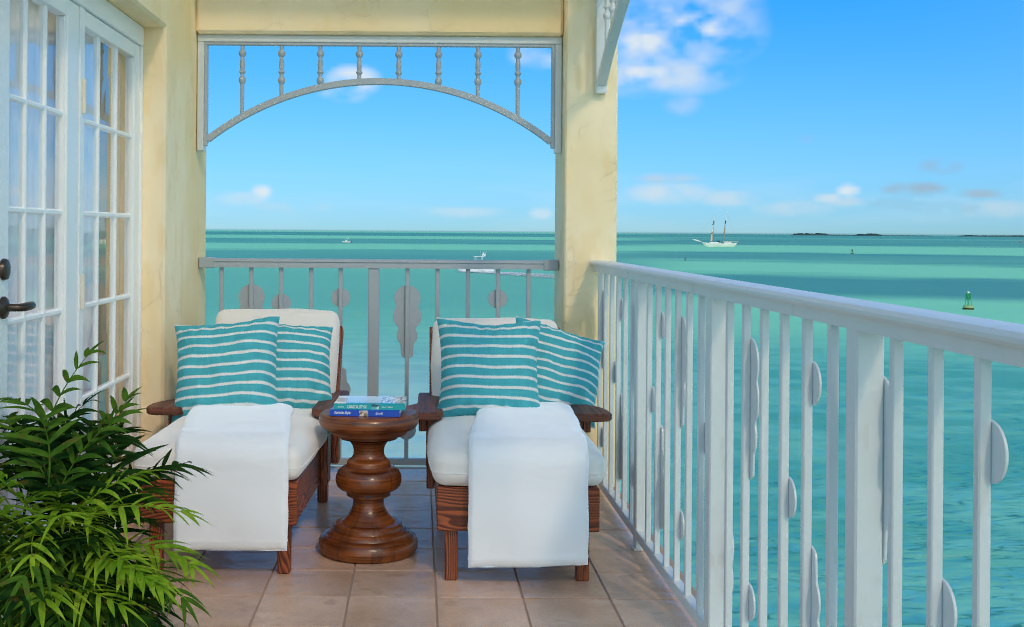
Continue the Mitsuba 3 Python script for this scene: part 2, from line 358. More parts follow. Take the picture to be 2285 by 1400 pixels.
def at_sea(px, dist): return (px - 935) * dist / 2505.0
def island(px0, px1, dist, peak, seed, tail=.25):
    n = 160; x = np.linspace(at_sea(px0, dist), at_sea(px1, dist), n)
    s = np.linspace(0, 1, n)
    h = np.clip(np.minimum(s, 1 - s) * 14, 0, 1) * (tail + (1 - tail) * meshkit.fbm(np.column_stack([s * 9, s * 0 + seed, s * 0]), 4, seed) * 1.3) * peak
    rows = []
    for f, dy in ((0, -160), (.75, -110), (1, -30), (1, 60), (0, 160)):
        jit = (meshkit.noise(np.column_stack([x / 25, x * 0 + dy, x * 0]), seed) - .5)
        rows.append(np.column_stack([x, dist + dy + jit * 60, SEA - .5 + h * f * (1 + .5 * jit)]))
    structure(numbered('island'), trimesh.Trimesh(np.vstack(rows), grid_faces(5, n), process=False), 'mat_mangrove')
island(1770, 1845, 12000, 26, 2)
island(1835, 2075, 12600, 10, 3)
island(1918, 1962, 11000, 20, 4)
island(2140, 2420, 12400, 16, 5, .6)

# ------------------------------------------------------------------ house: wall, column, beam, ceiling, floor
wall_poly = Polygon([(4.99, -9), (5.96, -9), (5.96, 2.8), (2.86, 2.8), (2.86, 2.15), (4.99, 2.15)])
t = thing('building_wall', 'cream textured stucco wall around the white glass doors on the left', 'wall')
add(t, xf(slab(wall_poly, .27, .012), tr(-1.40, 0, 0) @ YZ), 'mat_stucco')
t = thing('building_wall', 'stucco return wall of the room behind the doors, outside the picture on the left', 'wall')
add(t, cbox(-4.4, -1.404, 2.86, 2.945, -9, 2.8, .01), 'mat_stucco')
t = thing('column', 'square cream stucco column at the corner where both railings meet', 'column')
add(t, cbox(.72, .978, 5.55, 5.96, -9, 2.8, .008), 'mat_stucco')
t = thing('roof_beam', 'yellowish stucco beam across the top above the wide arched spandrel', 'beam')
add(t, cbox(-1.126, .717, 5.62, 5.95, 2.237, 2.8, .014), 'mat_stucco')
t = thing('roof_beam', 'slim white beam over the right side railing, above the cropped spandrel', 'beam')
add(t, cbox(.862, .940, -.75, 5.547, 2.500, 2.64, .006), 'mat_white_paint')
t = thing('porch_post', 'white post at the near end of the right side railing', 'post')
add(t, cbox(.850, .952, -.855, -.752, -.004, 2.64, .008), 'mat_white_paint')
structure('ceiling', cbox(-1.5, 1.0, 5.00, 6.05, 2.803, 2.95, .01), 'mat_stucco')  # unseen roof, front edge cut back so sun reaches the beam

floor_slab = cbox(-1.395, .985, -.6, 5.96, -.28, -.006, .004)
structure('balcony_floor', floor_slab, 'mat_grout')
def tile_mesh(x0, x1, y0, y1):
    g = .0035
    return cbox(x0 + g, x1 - g, y0 + g, y1 - g, -.010, 0, .0022)
tb = mikit.ply(tile_mesh(0, TILE, -TILE, 0), 'mat_tile')
for j in range(0, 21):
    y1 = 5.92 - j * TILE
    for i in range(-5, 3):
        x0 = .067 + i * TILE
        jit = tr(0, 0, rng.uniform(-.0008, .0008)) @ rx(rng.uniform(-.0022, .0022)) @ ry(rng.uniform(-.0022, .0022))
        if i in (-5,):
            x0b = max(x0, -1.392)
            put('balcony_floor', 'tile', mikit.ply(tile_mesh(x0b, x0 + TILE, y1 - TILE, y1), 'mat_tile'))
        else:
            put('balcony_floor', 'tile', tb, tr(x0, y1, 0) @ jit)
add('edge_stone', cbox(-1.12, .985, 5.925, 5.958, -.012, .004, .004), 'mat_concrete', parent='balcony_floor')

# room behind the doors, rear wall gap added to light the curtains
def quad(a, b, c, d): return trimesh.Trimesh(np.array([a, b, c, d], float), [[0, 1, 2], [0, 2, 3]], process=False)
x0, x1, y0, y1, z0, z1 = -4.2, -1.401, 2.95, 5.6, 0.0, 2.6
room = cat([quad((x0, y0, z0), (x0, y1, z0), (x0, y1, .35), (x0, y0, .35)), quad((x0, y0, 2.45), (x0, y1, 2.45), (x0, y1, z1), (x0, y0, z1)), quad((x0, y1, z0), (x1, y1, z0), (x1, y1, z1), (x0, y1, z1)), quad((x0, y0, z0), (x1, y0, z0), (x1, y0, z1), (x0, y0, z1)),
            quad((x0, y0, z1), (x1, y0, z1), (x1, y1, z1), (x0, y1, z1)), quad((x0, y0, z0), (x1, y0, z0), (x1, y1, z0), (x0, y1, z0))])
structure('room_interior', room, 'mat_room')
def curtain(ya, yb, x, amp, n, z0, z1, taper=0.0, seed=0):
    m = 12; s = np.linspace(0, 1, n); zz = np.linspace(0, 1, m); V = []
    for q in zz:
        yy = ya + (yb - ya) * s * (1 - taper * (1 - q)) 
        ph = s * (yb - ya) * 60 + seed
        V.append(np.column_stack([x + amp * np.sin(ph + .6 * np.sin(ph * .37)) * (.7 + .3 * (1 - q)), yy, np.full(n, z0 + (z1 - z0) * q)]))
    return trimesh.Trimesh(np.vstack(V), grid_faces(m, n), process=False)
t = thing('sheer_curtain', 'pale lilac sheer curtain hanging behind the glass door with the handle', 'curtain')
add(t, curtain(3.27, 4.62, -1.316, .009, 260, .06, 2.055, .0, 1), 'mat_curtain', True)
t = thing('window_drape', 'tan drape gathered behind the fixed glass panel', 'curtain')
add(t, curtain(4.64, 4.80, -1.318, .012, 60, .06, 2.055, .0, 4), 'mat_drape', True)
t = thing('window_drape', 'taupe curtain edge behind the glass column next to the pier', 'curtain')
add(t, curtain(4.81, 4.955, -1.316, .008, 60, .06, 2.055, .0, 2), 'mat_taupe', True)

# ------------------------------------------------------------------ french doors
ROWS = [2.0, 1.655, 1.308, .961, .614, .27]
def leaf(name, label, ya, yb, cols, ends, has_lock):
    t = thing(name, label, 'door')
    xf_, xb = -1.240, -1.284
    zb, zt = .03, 2.06
    M = 'mat_door_paint'
    add('stile', cbox(xb, xf_, ya, cols[0], zb, zt, .003), M, parent=t)
    add('stile', cbox(xb, xf_, cols[-1], yb, zb, zt, .003), M, parent=t)
    add('top_rail', cbox(xb, xf_ - .001, cols[0] + .0005, cols[-1] - .0005, ROWS[0], zt, .003), M, parent=t)
    add('bottom_rail', cbox(xb, xf_ - .001, cols[0] + .0005, cols[-1] - .0005, zb, ROWS[-1], .003), M, parent=t)
    prof = Polygon([(-.011, -.013), (.011, -.013), (.011, .001), (.005, .010), (-.005, .010), (-.011, .001)])
    vm = trimesh.creation.extrude_polygon(prof, ROWS[0] - ROWS[-1], engine='earcut')   # a->y, b->x
    A = np.array([[0, 1, 0, 0], [1, 0, 0, 0], [0, 0, 1, 0], [0, 0, 0, 1.]])
    for c in cols[1:-1]:
        add('muntin', xf(vm, tr(-1.262, c, ROWS[-1]) @ A), M, parent=t)
    for a_, b_ in zip(cols[:-1], cols[1:]):
        for r in ROWS[1:-1]:
            w = (b_ - a_) - .016
            hm = trimesh.creation.extrude_polygon(prof, w, engine='earcut')            # a->z, b->x, c->y
            B = np.array([[0, 1, 0, 0], [0, 0, 1, 0], [1, 0, 0, 0], [0, 0, 0, 1.]])
            add('muntin', xf(hm, tr(-1.2625, (a_ + b_) / 2 - w / 2, r) @ B), M, parent=t)
    for a_, b_ in zip(cols[:-1], cols[1:]):
        for r0, r1 in zip(ROWS[1:], ROWS[:-1]):
            g = .004
            q = quad((-1.2615, a_ + g, r0 + g), (-1.2615, b_ - g, r0 + g), (-1.2615, b_ - g, r1 - g), (-1.2615, a_ + g, r1 - g))
            q.vertices[:, 0] += rng.uniform(-.0012, .0012, 4)
            add('pane', q, 'mat_glass', parent=t)
    # glazing bead round the glass field
    for c, s in ((cols[0], 1), (cols[-1], -1)):
        add('bead', cbox(xb + .012, xf_ - .008, min(c, c + s * .010), max(c, c + s * .010), ROWS[-1] + .001, ROWS[0] - .001, .003), M, parent=t)
    return t
d1 = leaf('glass_door', 'white french door with bronze lever handle, second from right wall corner', 3.262, 4.078, [3.392, 3.575, 3.762, 3.948], None, True)
d2 = leaf('glass_door', 'fixed white french panel beside the stucco pier, no handle', 4.140, 4.958, [4.152, 4.385, 4.640, 4.885], None, False)
M = 'mat_bronze'
add('deadbolt', cat([xf(lathe([(0, 0), (.031, 0), (.033, .004), (.030, .013), (.021, .016), (0, .017)], 40), tr(-1.2395, 3.345, 1.128) @ ry(PI / 2))]), M, 35, parent=d1)
lev = tube([(-1.222, 3.345, 1.014), (-1.190, 3.347, 1.014), (-1.180, 3.358, 1.015), (-1.178, 3.385, 1.016), (-1.178, 3.418, 1.0165)], [.0115, .0115, .0125, .0135, .0125], 14)
tip = trimesh.creation.icosphere(2, .0125); tip.apply_translation((-1.178, 3.418, 1.0165))
add('lever_handle', cat([xf(lathe([(0, 0), (.033, 0), (.034, .005), (.029, .012), (.014, .018), (0, .019)], 40), tr(-1.2395, 3.345, 1.014) @ ry(PI / 2)), lev, tip]), M, 40, parent=d1)
for z in (1.735, 1.02, .30):
    h = cat([rod((-1.230, 4.109, z - .062), (-1.230, 4.109, z + .062), .0085, n=14)] + [rod((-1.230, 4.109, z - .062 + i * .031), (-1.230, 4.109, z - .060 + i * .031), .0092, n=14) for i in range(5)] + [cbox(-1.239, -1.2365, 4.084, 4.134, z - .055, z + .055, .0006)])
    add('hinge', h, 'mat_hinge', 30, parent=d1)
t = thing('door_frame', 'white door frame with a wide top board around both glass doors', 'door frame')
add('head_board', cbox(-1.30, -1.228, 2.865, 4.985, 2.064, 2.147, .003), 'mat_door_paint', parent=t)
add('jamb', cbox(-1.402, -1.230, 2.865, 3.256, 0.001, 2.063, .003), 'mat_door_paint', parent=t)
add('jamb', cbox(-1.30, -1.230, 4.962, 4.987, 0.001, 2.063, .003), 'mat_door_paint', parent=t)
add('mullion', cbox(-1.30, -1.236, 4.082, 4.136, 0.031, 2.063, .003), 'mat_door_paint', parent=t)
add('threshold', cbox(-1.33, -1.225, 3.258, 4.96, 0.001, .029, .003), 'mat_door_paint', parent=t)

# ------------------------------------------------------------------ railings
PM = 'mat_white_paint'
def wavy_poly():
    c = shapely.union_all([Point(0, .905).buffer(.068, 24), Point(0, .812).buffer(.073, 24), Point(0, .712).buffer(.054, 24), Point(0, .620).buffer(.026, 16), Polygon([(-.03, .6), (.03, .6), (.05, .9), (-.05, .9)])])
    c = c.buffer(.016).buffer(-.032).buffer(.016)
    return c.simplify(.0006)
WAVY = wavy_poly(); WAVY_INV = shapely.affinity.translate(shapely.affinity.scale(WAVY, 1, -1, origin=(0, 0)), 0, 1.142)
DISC = Point(0, 0).buffer(.0495, 20)
def plate(poly): return slab(poly, .0055, .001)
# back railing, in the plane y = 5.78
BY = 5.78
def bx(px): return (px - 935) * BY / 2505
t = thing('railing', 'back railing of white balusters toned as in shade with cut out plates, behind the loungers', 'railing')
rail_prof = [(-.036, 0), (.036, 0), (.036, .010), (.030, .016), (.030, .026), (.037, .031), (.036, .040), (.022, .046), (-.022, .046), (-.036, .040), (-.037, .031), (-.030, .026), (-.030, .016), (-.036, .010)]
rp = trimesh.creation.extrude_polygon(Polygon(rail_prof), 1.0, engine='earcut')
A = np.array([[0, 0, 1, 0], [1, 0, 0, 0], [0, 1, 0, 0], [0, 0, 0, 1.]])   # a->y, b->z, c->x
xL, xR = -1.128, .718
m = rp.copy(); m.vertices[:, 2] *= (xR - xL - .004)
add('top_rail', xf(m, tr(xL + .002, BY, 1.060) @ A), 'mat_white_paint_shaded', parent=t)
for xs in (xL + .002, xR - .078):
    add('rail_socket', cbox(xs, xs + .074, BY - .042, BY + .042, 1.055, 1.110, .004), 'mat_white_paint_shaded', parent=t)
add('bottom_rail', cbox(xL + .003, xR - .003, BY - .016, BY + .016, .048, .082, .003), 'mat_white_paint_shaded', parent=t)
bal = mikit.ply(cbox(-.0105, .0105, -.0105, .0105, .080, 1.062, .0025), 'mat_white_paint_shaded')
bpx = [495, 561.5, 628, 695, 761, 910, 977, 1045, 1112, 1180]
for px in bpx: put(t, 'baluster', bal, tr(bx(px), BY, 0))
add('post', cbox(bx(835) - .028, bx(835) + .028, BY - .028, BY + .028, .004, 1.062, .004), 'mat_white_paint_shaded', parent=t)
wp = mikit.ply(xf(plate(WAVY), XZ), 'mat_white_paint_shaded'); wi = mikit.ply(xf(plate(WAVY_INV), XZ), 'mat_white_paint_shaded'); dp = mikit.ply(xf(plate(DISC), XZ), 'mat_white_paint_shaded')
py = BY + .0185
for px, kinds in ((561.5, 'Wl'), (628, 'm'), (761, 'DI'), (910, 'Wl'), (1112, 'DI'), (1180, '')):
    x = bx(px)
    for q in kinds:
        if q == 'W': put(t, 'wavy_plate', wp, tr(x, py, 0))
        if q == 'I': put(t, 'wavy_plate', wi, tr(x, py, 0))
        if q == 'D': put(t, 'disc_plate', dp, tr(x, py, .906))
        if q == 'm': put(t, 'disc_plate', dp, tr(x, py, .874))
        if q == 'l': put(t, 'disc_plate', dp, tr(x, py, .225))
# right railing, in the plane x = .88
t = thing('railing', 'long right side railing running toward the viewer, with wavy plates outside', 'railing')
XI = .868
yA, yB = -.750, 5.547
cap = Polygon([(-.006, .030), (-.010, .036), (-.010, .043), (-.003, .051), (.012, .054), (.062, .054), (.076, .050), (.082, .042), (.081, .034), (.076, .030), (.068, .028), (.066, .022), (.066, .000), (.006, .0), (.006, .022), (.004, .028)])
cp = trimesh.creation.extrude_polygon(cap, yB - yA, engine='earcut')
B = np.array([[1, 0, 0, 0], [0, 0, 1, 0], [0, 1, 0, 0], [0, 0, 0, 1.]])
add('top_rail', xf(cp, tr(XI - .012, yA, 1.062) @ B), PM, 25, parent=t)
add('bottom_rail', cbox(XI - .004, XI + .030, yA, yB, .040, .078, .003), PM, parent=t)
bal = mikit.ply(cbox(0, .020, -.010, .010, .077, 1.064, .0025), PM)
post = mikit.ply(cbox(-.006, .050, -.010, .046, .003, 1.066, .004), PM)
foot = mikit.ply(cbox(-.014, .058, -.018, .054, .001, .008, .002), PM)
wp = mikit.ply(xf(plate(WAVY), YZ), PM); wi = mikit.ply(xf(plate(WAVY_INV), YZ), PM); dp = mikit.ply(xf(plate(DISC), YZ), PM)
def posy(k): return 1.745 + .1575 * k if k <= 16 else 4.265 + .165 * (k - 16)
for k in range(-15, 24):
    y = posy(k)
    if k % 7 == 3:
        put(t, 'post', post, tr(XI, y, 0)); put(t, 'post_foot', foot, tr(XI, y, 0)); yy, xo = y + .018, XI + .0505
    else:
        put(t, 'baluster', bal, tr(XI, y, 0)); yy, xo = y, XI + .0203
    q = k % 5
    if q == 0: put(t, 'disc_plate', dp, tr(xo, yy, .915)); put(t, 'wavy_plate', wi, tr(xo, yy, 0))
    if q == 1: put(t, 'disc_plate', dp, tr(xo, yy, .62))
    if q == 3: put(t, 'wavy_plate', wp, tr(xo, yy, 0)); put(t, 'disc_plate', dp, tr(xo, yy, .266))

# ------------------------------------------------------------------ arched spandrels
def sector(cx, cz, r0, r1, a0, a1, n=48):
    a = np.linspace(a0, a1, n)
    return Polygon(np.vstack([np.column_stack([cx + r1 * np.sin(a), cz + r1 * np.cos(a)]), np.column_stack([cx + r0 * np.sin(a), cz + r0 * np.cos(a)])[::-1]]))
SY = 5.66
t = thing('arched_spandrel', 'white arched spandrel of turned spindles under the beam, framing the sea view', 'spandrel')
add('frame', cat([cbox(-1.124, .714, SY, SY + .045, 2.200, 2.236, .003), cbox(-1.124, -1.091, SY + .0012, SY + .045, 1.650, 2.1992, .003), cbox(.681, .714, SY + .0012, SY + .045, 1.650, 2.1992, .003)]), PM, parent=t)
add('inner_frame', cat([cbox(-1.0905, .6805, SY + .006, SY + .040, 2.186, 2.1995, .002), cbox(-1.0905, -1.074, SY + .006, SY + .040, 1.675, 2.1855, .002), cbox(.664, .6805, SY + .006, SY + .040, 1.675, 2.1855, .002)]), 'mat_white_paint_shaded', parent=t)
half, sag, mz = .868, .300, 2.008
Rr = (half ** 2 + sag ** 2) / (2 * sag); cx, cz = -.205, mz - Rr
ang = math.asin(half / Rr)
add('arch', xf(slab(sector(cx, cz, Rr - .016, Rr + .016, -ang, ang), .034, .002), tr(0, SY + .040, 0) @ XZ), 'mat_white_paint_shaded', parent=t)
def spindle(zb, zt):
    p = [(0, zb), (.010, zb)]
    def at(d): return zt - d
    body = [(.270, .0105), (.215, .0105)] if zt - zb > .24 else []
    seq = [(.200, .0105), (.194, .0125), (.185, .0175), (.176, .0185), (.166, .0165), (.160, .011), (.150, .0095), (.143, .012), (.136, .017), (.132, .0165), (.124, .011), (.100, .0135), (.080, .0120), (.064, .0095), (.058, .011), (.050, .0175), (.041, .0195), (.032, .0175), (.025, .0105), (.0, .0105)]
    for d, r in seq:
        if at(d) > zb + .002: p.append((r, at(d)))
    p.append((0, zt))
    return lathe(p, 20)
for px in (538, 625.5, 712, 799, 887, 976, 1064, 1153):
    x = (px - 935) * 5.68 / 2505
    zb = cz + math.sqrt((Rr + .015) ** 2 - (x - cx) ** 2)
    add('spindle', xf(spindle(zb, 2.187), tr(x, SY + .023, 0)), 'mat_white_paint_shaded', 40, parent=t)
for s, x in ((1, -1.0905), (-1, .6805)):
    add('corner_bracket', xf(slab(Polygon([(0, 1.675), (s * .020, 1.690), (s * .020, 1.735), (0, 1.75)][::s]), .03, .002), tr(x, SY + .038, 0) @ XZ), 'mat_white_paint_shaded', parent=t)
# right-hand spandrel along the side opening
t = thing('arched_spandrel', 'white spandrel rising from the column toward the upper right, cropped by the frame', 'spandrel')
ys, half, sag = 5.505, 1.85, .52
Rr = (half ** 2 + sag ** 2) / (2 * sag); cy = ys - half; cz = 1.985 + sag - Rr; ang = math.asin(half / Rr)
add('arch', xf(slab(sector(cy, cz, Rr - .017, Rr + .020, -ang, ang, 90), .045, .002), tr(.868, 0, 0) @ YZ), PM, parent=t)
add('frame', cat([cbox(.862, .918, 5.503, 5.546, 1.935, 2.498, .003), cbox(.862, .918, 1.70, 5.5025, 2.462, 2.498, .003)]), PM, parent=t)
for i in range(24):
    y = 5.36 - i * .158
    zb = cz + math.sqrt((Rr + .019) ** 2 - (y - cy) ** 2)
    if zb < 2.45: add('spindle', xf(spindle(zb, 2.463), tr(.890, y, 0)), PM, 40, parent=t)

# ------------------------------------------------------------------ loungers
def prism_yz(pts, x0, x1, b=.003):
    p = slab(Polygon(pts), abs(x1 - x0), b); return xf(p, tr(min(x0, x1), 0, 0) @ YZ)
def lounger(cx, fy, yaw, label, back_top):
    t = thing('lounger', label, 'lounger')
    M = tr(cx, fy, 0) @ rz(yaw)
    W = .289
    addw('front_board', cbox(-W, W, 0, .034, .187, .343), 0, t, M)
    for s in (-1, 1):
        xo = s * (W - .014)
        addw('side_board', cbox(xo - .0135, xo + .0135, .035, 1.30, .195, .342), 1, t, M)
        lx = s * .236
        addw('leg', cbox(lx - .023, lx + .023, .036, .084, 0, .300, .005), 2, t, M)
        addw('leg', cbox(s * .236 - .023, s * .236 + .023, 1.12, 1.18, 0, .30, .005), 2, t, M)
        ax = s * (W + .0165)
        addw('arm_post', cbox(ax - .016, ax + .016, .640, .735, .190, .4845, .004), 2, t, M)
        addw('arm_post', cbox(ax - .016, ax + .016, 1.02, 1.09, .200, .4845, .004), 2, t, M)
        bk = s * (W + .050)
        addw('arm_block', cbox(bk - .0165, bk + .0165, .648, .727, .425, .4845, .004), 2, t, M)
        # paddle arm
        pts = [(s * .255, 1.13), (s * .255, .63), (s * .262, .575), (s * .285, .555), (s * .355, .548), (s * .410, .556), (s * .432, .588), (s * .430, .66), (s * .412, .74), (s * .370, .80), (s * .360, .86), (s * .358, 1.12), (s * .350, 1.13)]
        poly = Polygon(pts).buffer(.012).buffer(-.024).buffer(.012).simplify(.001)
        arm = xf(slab(poly, .032, .006), tr(0, 0, .485))
        addw('arm_rest', arm, 1, t, M, 'mat_arm_wood')
        # reclined back post
        a0, a1 = np.array([.985, .22]), np.array([1.315, back_top])
        d = (a1 - a0) / np.linalg.norm(a1 - a0); nrm = np.array([d[1], -d[0]])
        q = [a0 - nrm * .032, a0 + nrm * .032, a1 + nrm * .032, a1 - nrm * .032]
        px = s * (W + .002)
        L = np.linalg.norm(a1 - a0)
        pb = cbox(-.016, .016, -.032, .032, 0, L, .005)
        ang = math.atan2(d[0], d[1])
        addw('back_post', pb, 2, t, M @ tr(px, a0[0], a0[1]) @ rx(-ang))
    a0, a1 = np.array([.985, .22]), np.array([1.315, back_top]); d = (a1 - a0) / np.linalg.norm(a1 - a0); ang = math.atan2(d[0], d[1])
    for f in (.30, .48, .66, .84):
        p = a0 + (a1 - a0) * f
        addw('back_slat', cbox(-W + .0165, W - .0165, -.012, .012, -.04, .04), 0, t, M @ tr(0, p[0], p[1]) @ rx(-ang))
    for i in range(9):
        y = .08 + i * .105
        addw('seat_slat', cbox(-W + .029, W - .029, y, y + .08, .300, .322), 0, t, M)
    return M
CUSH = []
def cushion(M, label, back_top, ang_deg, lift):
    t = thing('lounger_cushion', label, 'cushion')
    s = xf(soft_box(.618, 1.03, .132, .050, 40, .020, 2), M @ tr(0, .488, .411))
    add('seat_pad', s, 'mat_cushion', True, parent=t)
    loop = []
    hx, y0_, y1_ = .309 + .002, -.030, .99
    b = xf(soft_box(.585, .125, .60, .045, 34, .014, 5), M @ tr(0, 1.135, lift) @ rx(-math.radians(ang_deg)))
    add('back_pad', b, 'mat_cushion', True, parent=t)
    seam = []
    r = .05; zz = .3975
    for (px_, py_) in [(-hx, 1.0), (-hx, y0_ + r)] + [(-hx + r * (1 - math.cos(q)), y0_ + r * (1 - math.sin(q))) for q in np.linspace(.2, PI / 2, 6)] + [(hx - r * (1 - math.sin(q)), y0_ + r * (1 - math.cos(q))) for q in np.linspace(0, PI / 2 - .2, 6)] + [(hx, y0_ + r), (hx, 1.0)]:
        seam.append((px_, py_, zz))
    seam = np.array(seam)
    cum = np.r_[0, np.cumsum(np.linalg.norm(np.diff(seam, axis=0), axis=1))]
    tt = np.linspace(0, cum[-1], 160)
    sm = np.column_stack([np.interp(tt, cum, seam[:, i]) for i in range(3)])
    pts = np.asarray(sm); base = soft_box(.618, 1.03, .132, .050, 40, .020, 2); base.apply_translation((0, .488, .411))
    cp_, _, _ = trimesh.proximity.closest_point(base, pts)
    add('piping', xf(tube(cp_, np.full(len(cp_), .0032), 6), M), 'mat_cushion', True, parent=t)
    return t
ML = lounger(-.722, 4.055, math.radians(-2.5), 'dark stained wooden lounger in the left corner beside the glass doors', .785)
MR = lounger(.360, 3.985, 0.0, 'dark stained wooden lounger on the right, next to the side railing', .790)
cushion(ML, 'white cushion on the left lounger, its back rising higher than the other', .8, 34, .605)
cushion(MR, 'white cushion on the right lounger beside the long railing', .79, 37, .582)

def pillow(center, size, roll, tilt, yaw, label, seed, T_=.075):
    n = 56
    t = np.linspace(-1, 1, n); t = np.sign(t) * (1 - (1 - np.abs(t)) ** 1.25)
    u, v = np.meshgrid(t, t, indexing='ij'); u, v = u.ravel(), v.ravel()
    h = size / 2
    ex = 1 - .10 * (1 - np.abs(v) ** 2.4) * np.abs(u) ** 3; ey = 1 - .085 * (1 - np.abs(u) ** 2.4) * np.abs(v) ** 3
    x, y = h * u * ex, h * v * ey
    th = T_ * np.clip((1 - u ** 4) * (1 - v ** 4), 0, 1) ** .62 * (1 - .18 * v)
    rad = np.maximum(np.abs(u), np.abs(v))
    P = []
    for side in (1, -1):
        q = np.column_stack([u * 2.6 + seed, v * 2.6, u * 0 + side * 3])
        wr = (meshkit.fbm(q, 3, seed) - .5) * .034 * (1 - rad ** 6)
        along = np.where(np.abs(u) > np.abs(v), v, u)
        pleat = np.sin(along * 21 + 5 * meshkit.noise(q * 1.5, seed)) * .0085 * smooth01(.5, .9, rad) * (1 - smooth01(.97, 1, rad)) * meshkit.noise(q * 1.1 + 4, seed + 2) * 1.6
        z = side * (th + (wr + pleat) * np.clip(th / T_ * 2.5, 0, 1))
        P.append(np.column_stack([x + (meshkit.fbm(q * .5 + 8, 2, seed) - .5) * .02, y + (meshkit.fbm(q * .4 + 17, 2, seed) - .5) * .030, z]))
    P[1][:, :2] = P[0][:, :2]
    edge = rad > .9999
    P[1][edge] = P[0][edge] = np.column_stack([P[0][edge, 0], P[0][edge, 1], P[0][edge, 2] * 0])
    V = np.vstack(P); uv = np.tile(np.column_stack([(u + 1) / 2, (v + 1) / 2]), (2, 1))
    F = np.vstack([grid_faces(n, n), grid_faces(n, n, True) + n * n])
    L = np.array([[1, 0, 0, 0], [0, 0, -1, 0], [0, 1, 0, 0], [0, 0, 0, 1.]])       # local x right, y up, z toward -y
    M = tr(*center) @ rz(yaw) @ rx(-tilt) @ ry(roll) @ L
    k = thing('throw_pillow', label, 'pillow')
    add(k, xf(trimesh.Trimesh(V, F, process=False), M), 'mat_pillow', True, uv)
def smooth01(a, b, x):
    t = np.clip((x - a) / (b - a), 0, 1); return t * t * (3 - 2 * t)
rad_ = math.radians
pillow((-.812, 4.76, .655), .462, rad_(-5), rad_(24), rad_(-4), 'large turquoise striped pillow at the front of the left lounger', 3, .105)
pillow((-.585, 4.95, .640), .440, rad_(3), rad_(30), rad_(14), 'turquoise striped pillow tucked behind the front one, toward the side table', 4, .095)
pillow((.302, 4.74, .663), .452, rad_(1), rad_(22), rad_(2), 'upright turquoise striped pillow at the front of the right lounger', 5, .105)
pillow((.600, 4.92, .640), .430, rad_(18), rad_(27), rad_(16), 'turquoise striped pillow slumped toward the side railing, half hidden', 6, .095)

def towel(M, xb, wb, xf0, wf, yb, zbot, label, seed, skew=0.0, t=.030):
    """A folded towel laid along the seat and over its front edge; M places the lounger's local frame."""
    zt = .489 + t / 2; r = .085; fy = -.052
    path = [(yb, zt + .012), (yb - .08, zt + .012), (yb * .5, zt + .014), (fy + r + .04, zt + .002)] + [(fy + r - r * math.sin(q), zt - r + r * math.cos(q)) for q in np.linspace(.15, PI / 2, 9)] + [(fy - .004, .33), (fy - .010, .22), (fy - .004, zbot)]
    path = np.array(path)
    cum = np.r_[0, np.cumsum(np.linalg.norm(np.diff(path, axis=0), axis=1))]
    n = 150; s = np.linspace(0, cum[-1], n)
    from scipy.interpolate import PchipInterpolator
    c = np.column_stack([PchipInterpolator(cum, path[:, i])(s) for i in range(2)])
    g = np.gradient(c, axis=0); g /= np.linalg.norm(g, axis=1, keepdims=True); nn = np.column_stack([g[:, 1], -g[:, 0]])
    if nn[2, 1] < 0: nn = -nn
    f = s / cum[-1]
    ww = wb + (wf - wb) * smooth01(.1, .6, f); xc = xb + (xf0 - xb) * smooth01(0, .75, f)
    # rounded rectangle loop of the cross section
    m = 44; e = np.linspace(-1, 1, m); loop = np.vstack([np.column_stack([e, np.full(m, .5)]), np.column_stack([e[::-1], np.full(m, -.5)])])
    V = []
    for i in range(n):
        endf = min(1, math.sqrt(max(0, min(s[i], cum[-1] - s[i])) / .022 + .0006)); endf = min(1, endf)
        corner = .05 * max(0, 1 - s[i] / .05) ** 2 * 1.0
        hw = ww[i] / 2 - corner
        x = loop[:, 0] * hw
        edge = np.clip((hw - np.abs(x)) / .016, 0, 1); prof = np.sqrt(1 - (1 - edge) ** 2) * .92 + .08
        th = loop[:, 1] * t * prof * endf
        droop = -.010 * smooth01(.78, 1, np.abs(loop[:, 0])) * (f[i] < .55)
        p = np.column_stack([x + xc[i], c[i, 0] + nn[i, 0] * (th + droop), c[i, 1] + nn[i, 1] * (th + droop)])
        V.append(p)
    V = np.vstack(V); L = 2 * m
    i, j = np.meshgrid(np.arange(n - 1), np.arange(L), indexing='ij'); a = (i * L + j).ravel(); b = (i * L + (j + 1) % L).ravel()
    F = np.vstack([np.column_stack([a, b, b + L]), np.column_stack([a, b + L, a + L])])
    capf = [[0, k_, k_ + 1] for k_ in range(1, L - 1)]; o = (n - 1) * L
    F = np.vstack([F, capf, np.array(capf)[:, ::-1] + o])
    me = trimesh.Trimesh(V, F, process=False)
    nz = meshkit.fbm(V * np.array([5, 9, 9]) + seed * 7, 3, seed) - .5
    fine = meshkit.fbm(V * 60 + seed, 2, seed + 5) - .5
    drape = (meshkit.noise(np.column_stack([V[:, 0] * 9 + seed, V[:, 1] * 0, V[:, 2] * 1.2]), seed) - .5) * .018 * smooth01(.42, .2, V[:, 2])
    V = V + me.vertex_normals * (nz * .009 + fine * .0006)[:, None]; V[:, 1] += drape
    hem = np.abs(V[:, 2] - (zbot + .035)); V += me.vertex_normals * (-.0022 * np.exp(-(hem / .004) ** 2))[:, None]
    V[:, 1] += .007 * np.sin((V[:, 0] - xf0) * 17 + seed * 2.1) * smooth01(.36, .12, V[:, 2])
    V[:, 2] += skew * (V[:, 0] - xf0) * smooth01(.40, .1, V[:, 2])
    me.vertices = V
    k = thing('towel', label, 'towel')
    add(k, xf(me, M), 'mat_towel', True)
towel(ML, -.030, .420, .063, .408, .66, .112, 'thick white towel draped over the front of the left lounger', 1, .02)
towel(MR, .090, .405, .030, .420, .80, .080, 'thick white towel draped over the front of the right lounger', 2, .03)

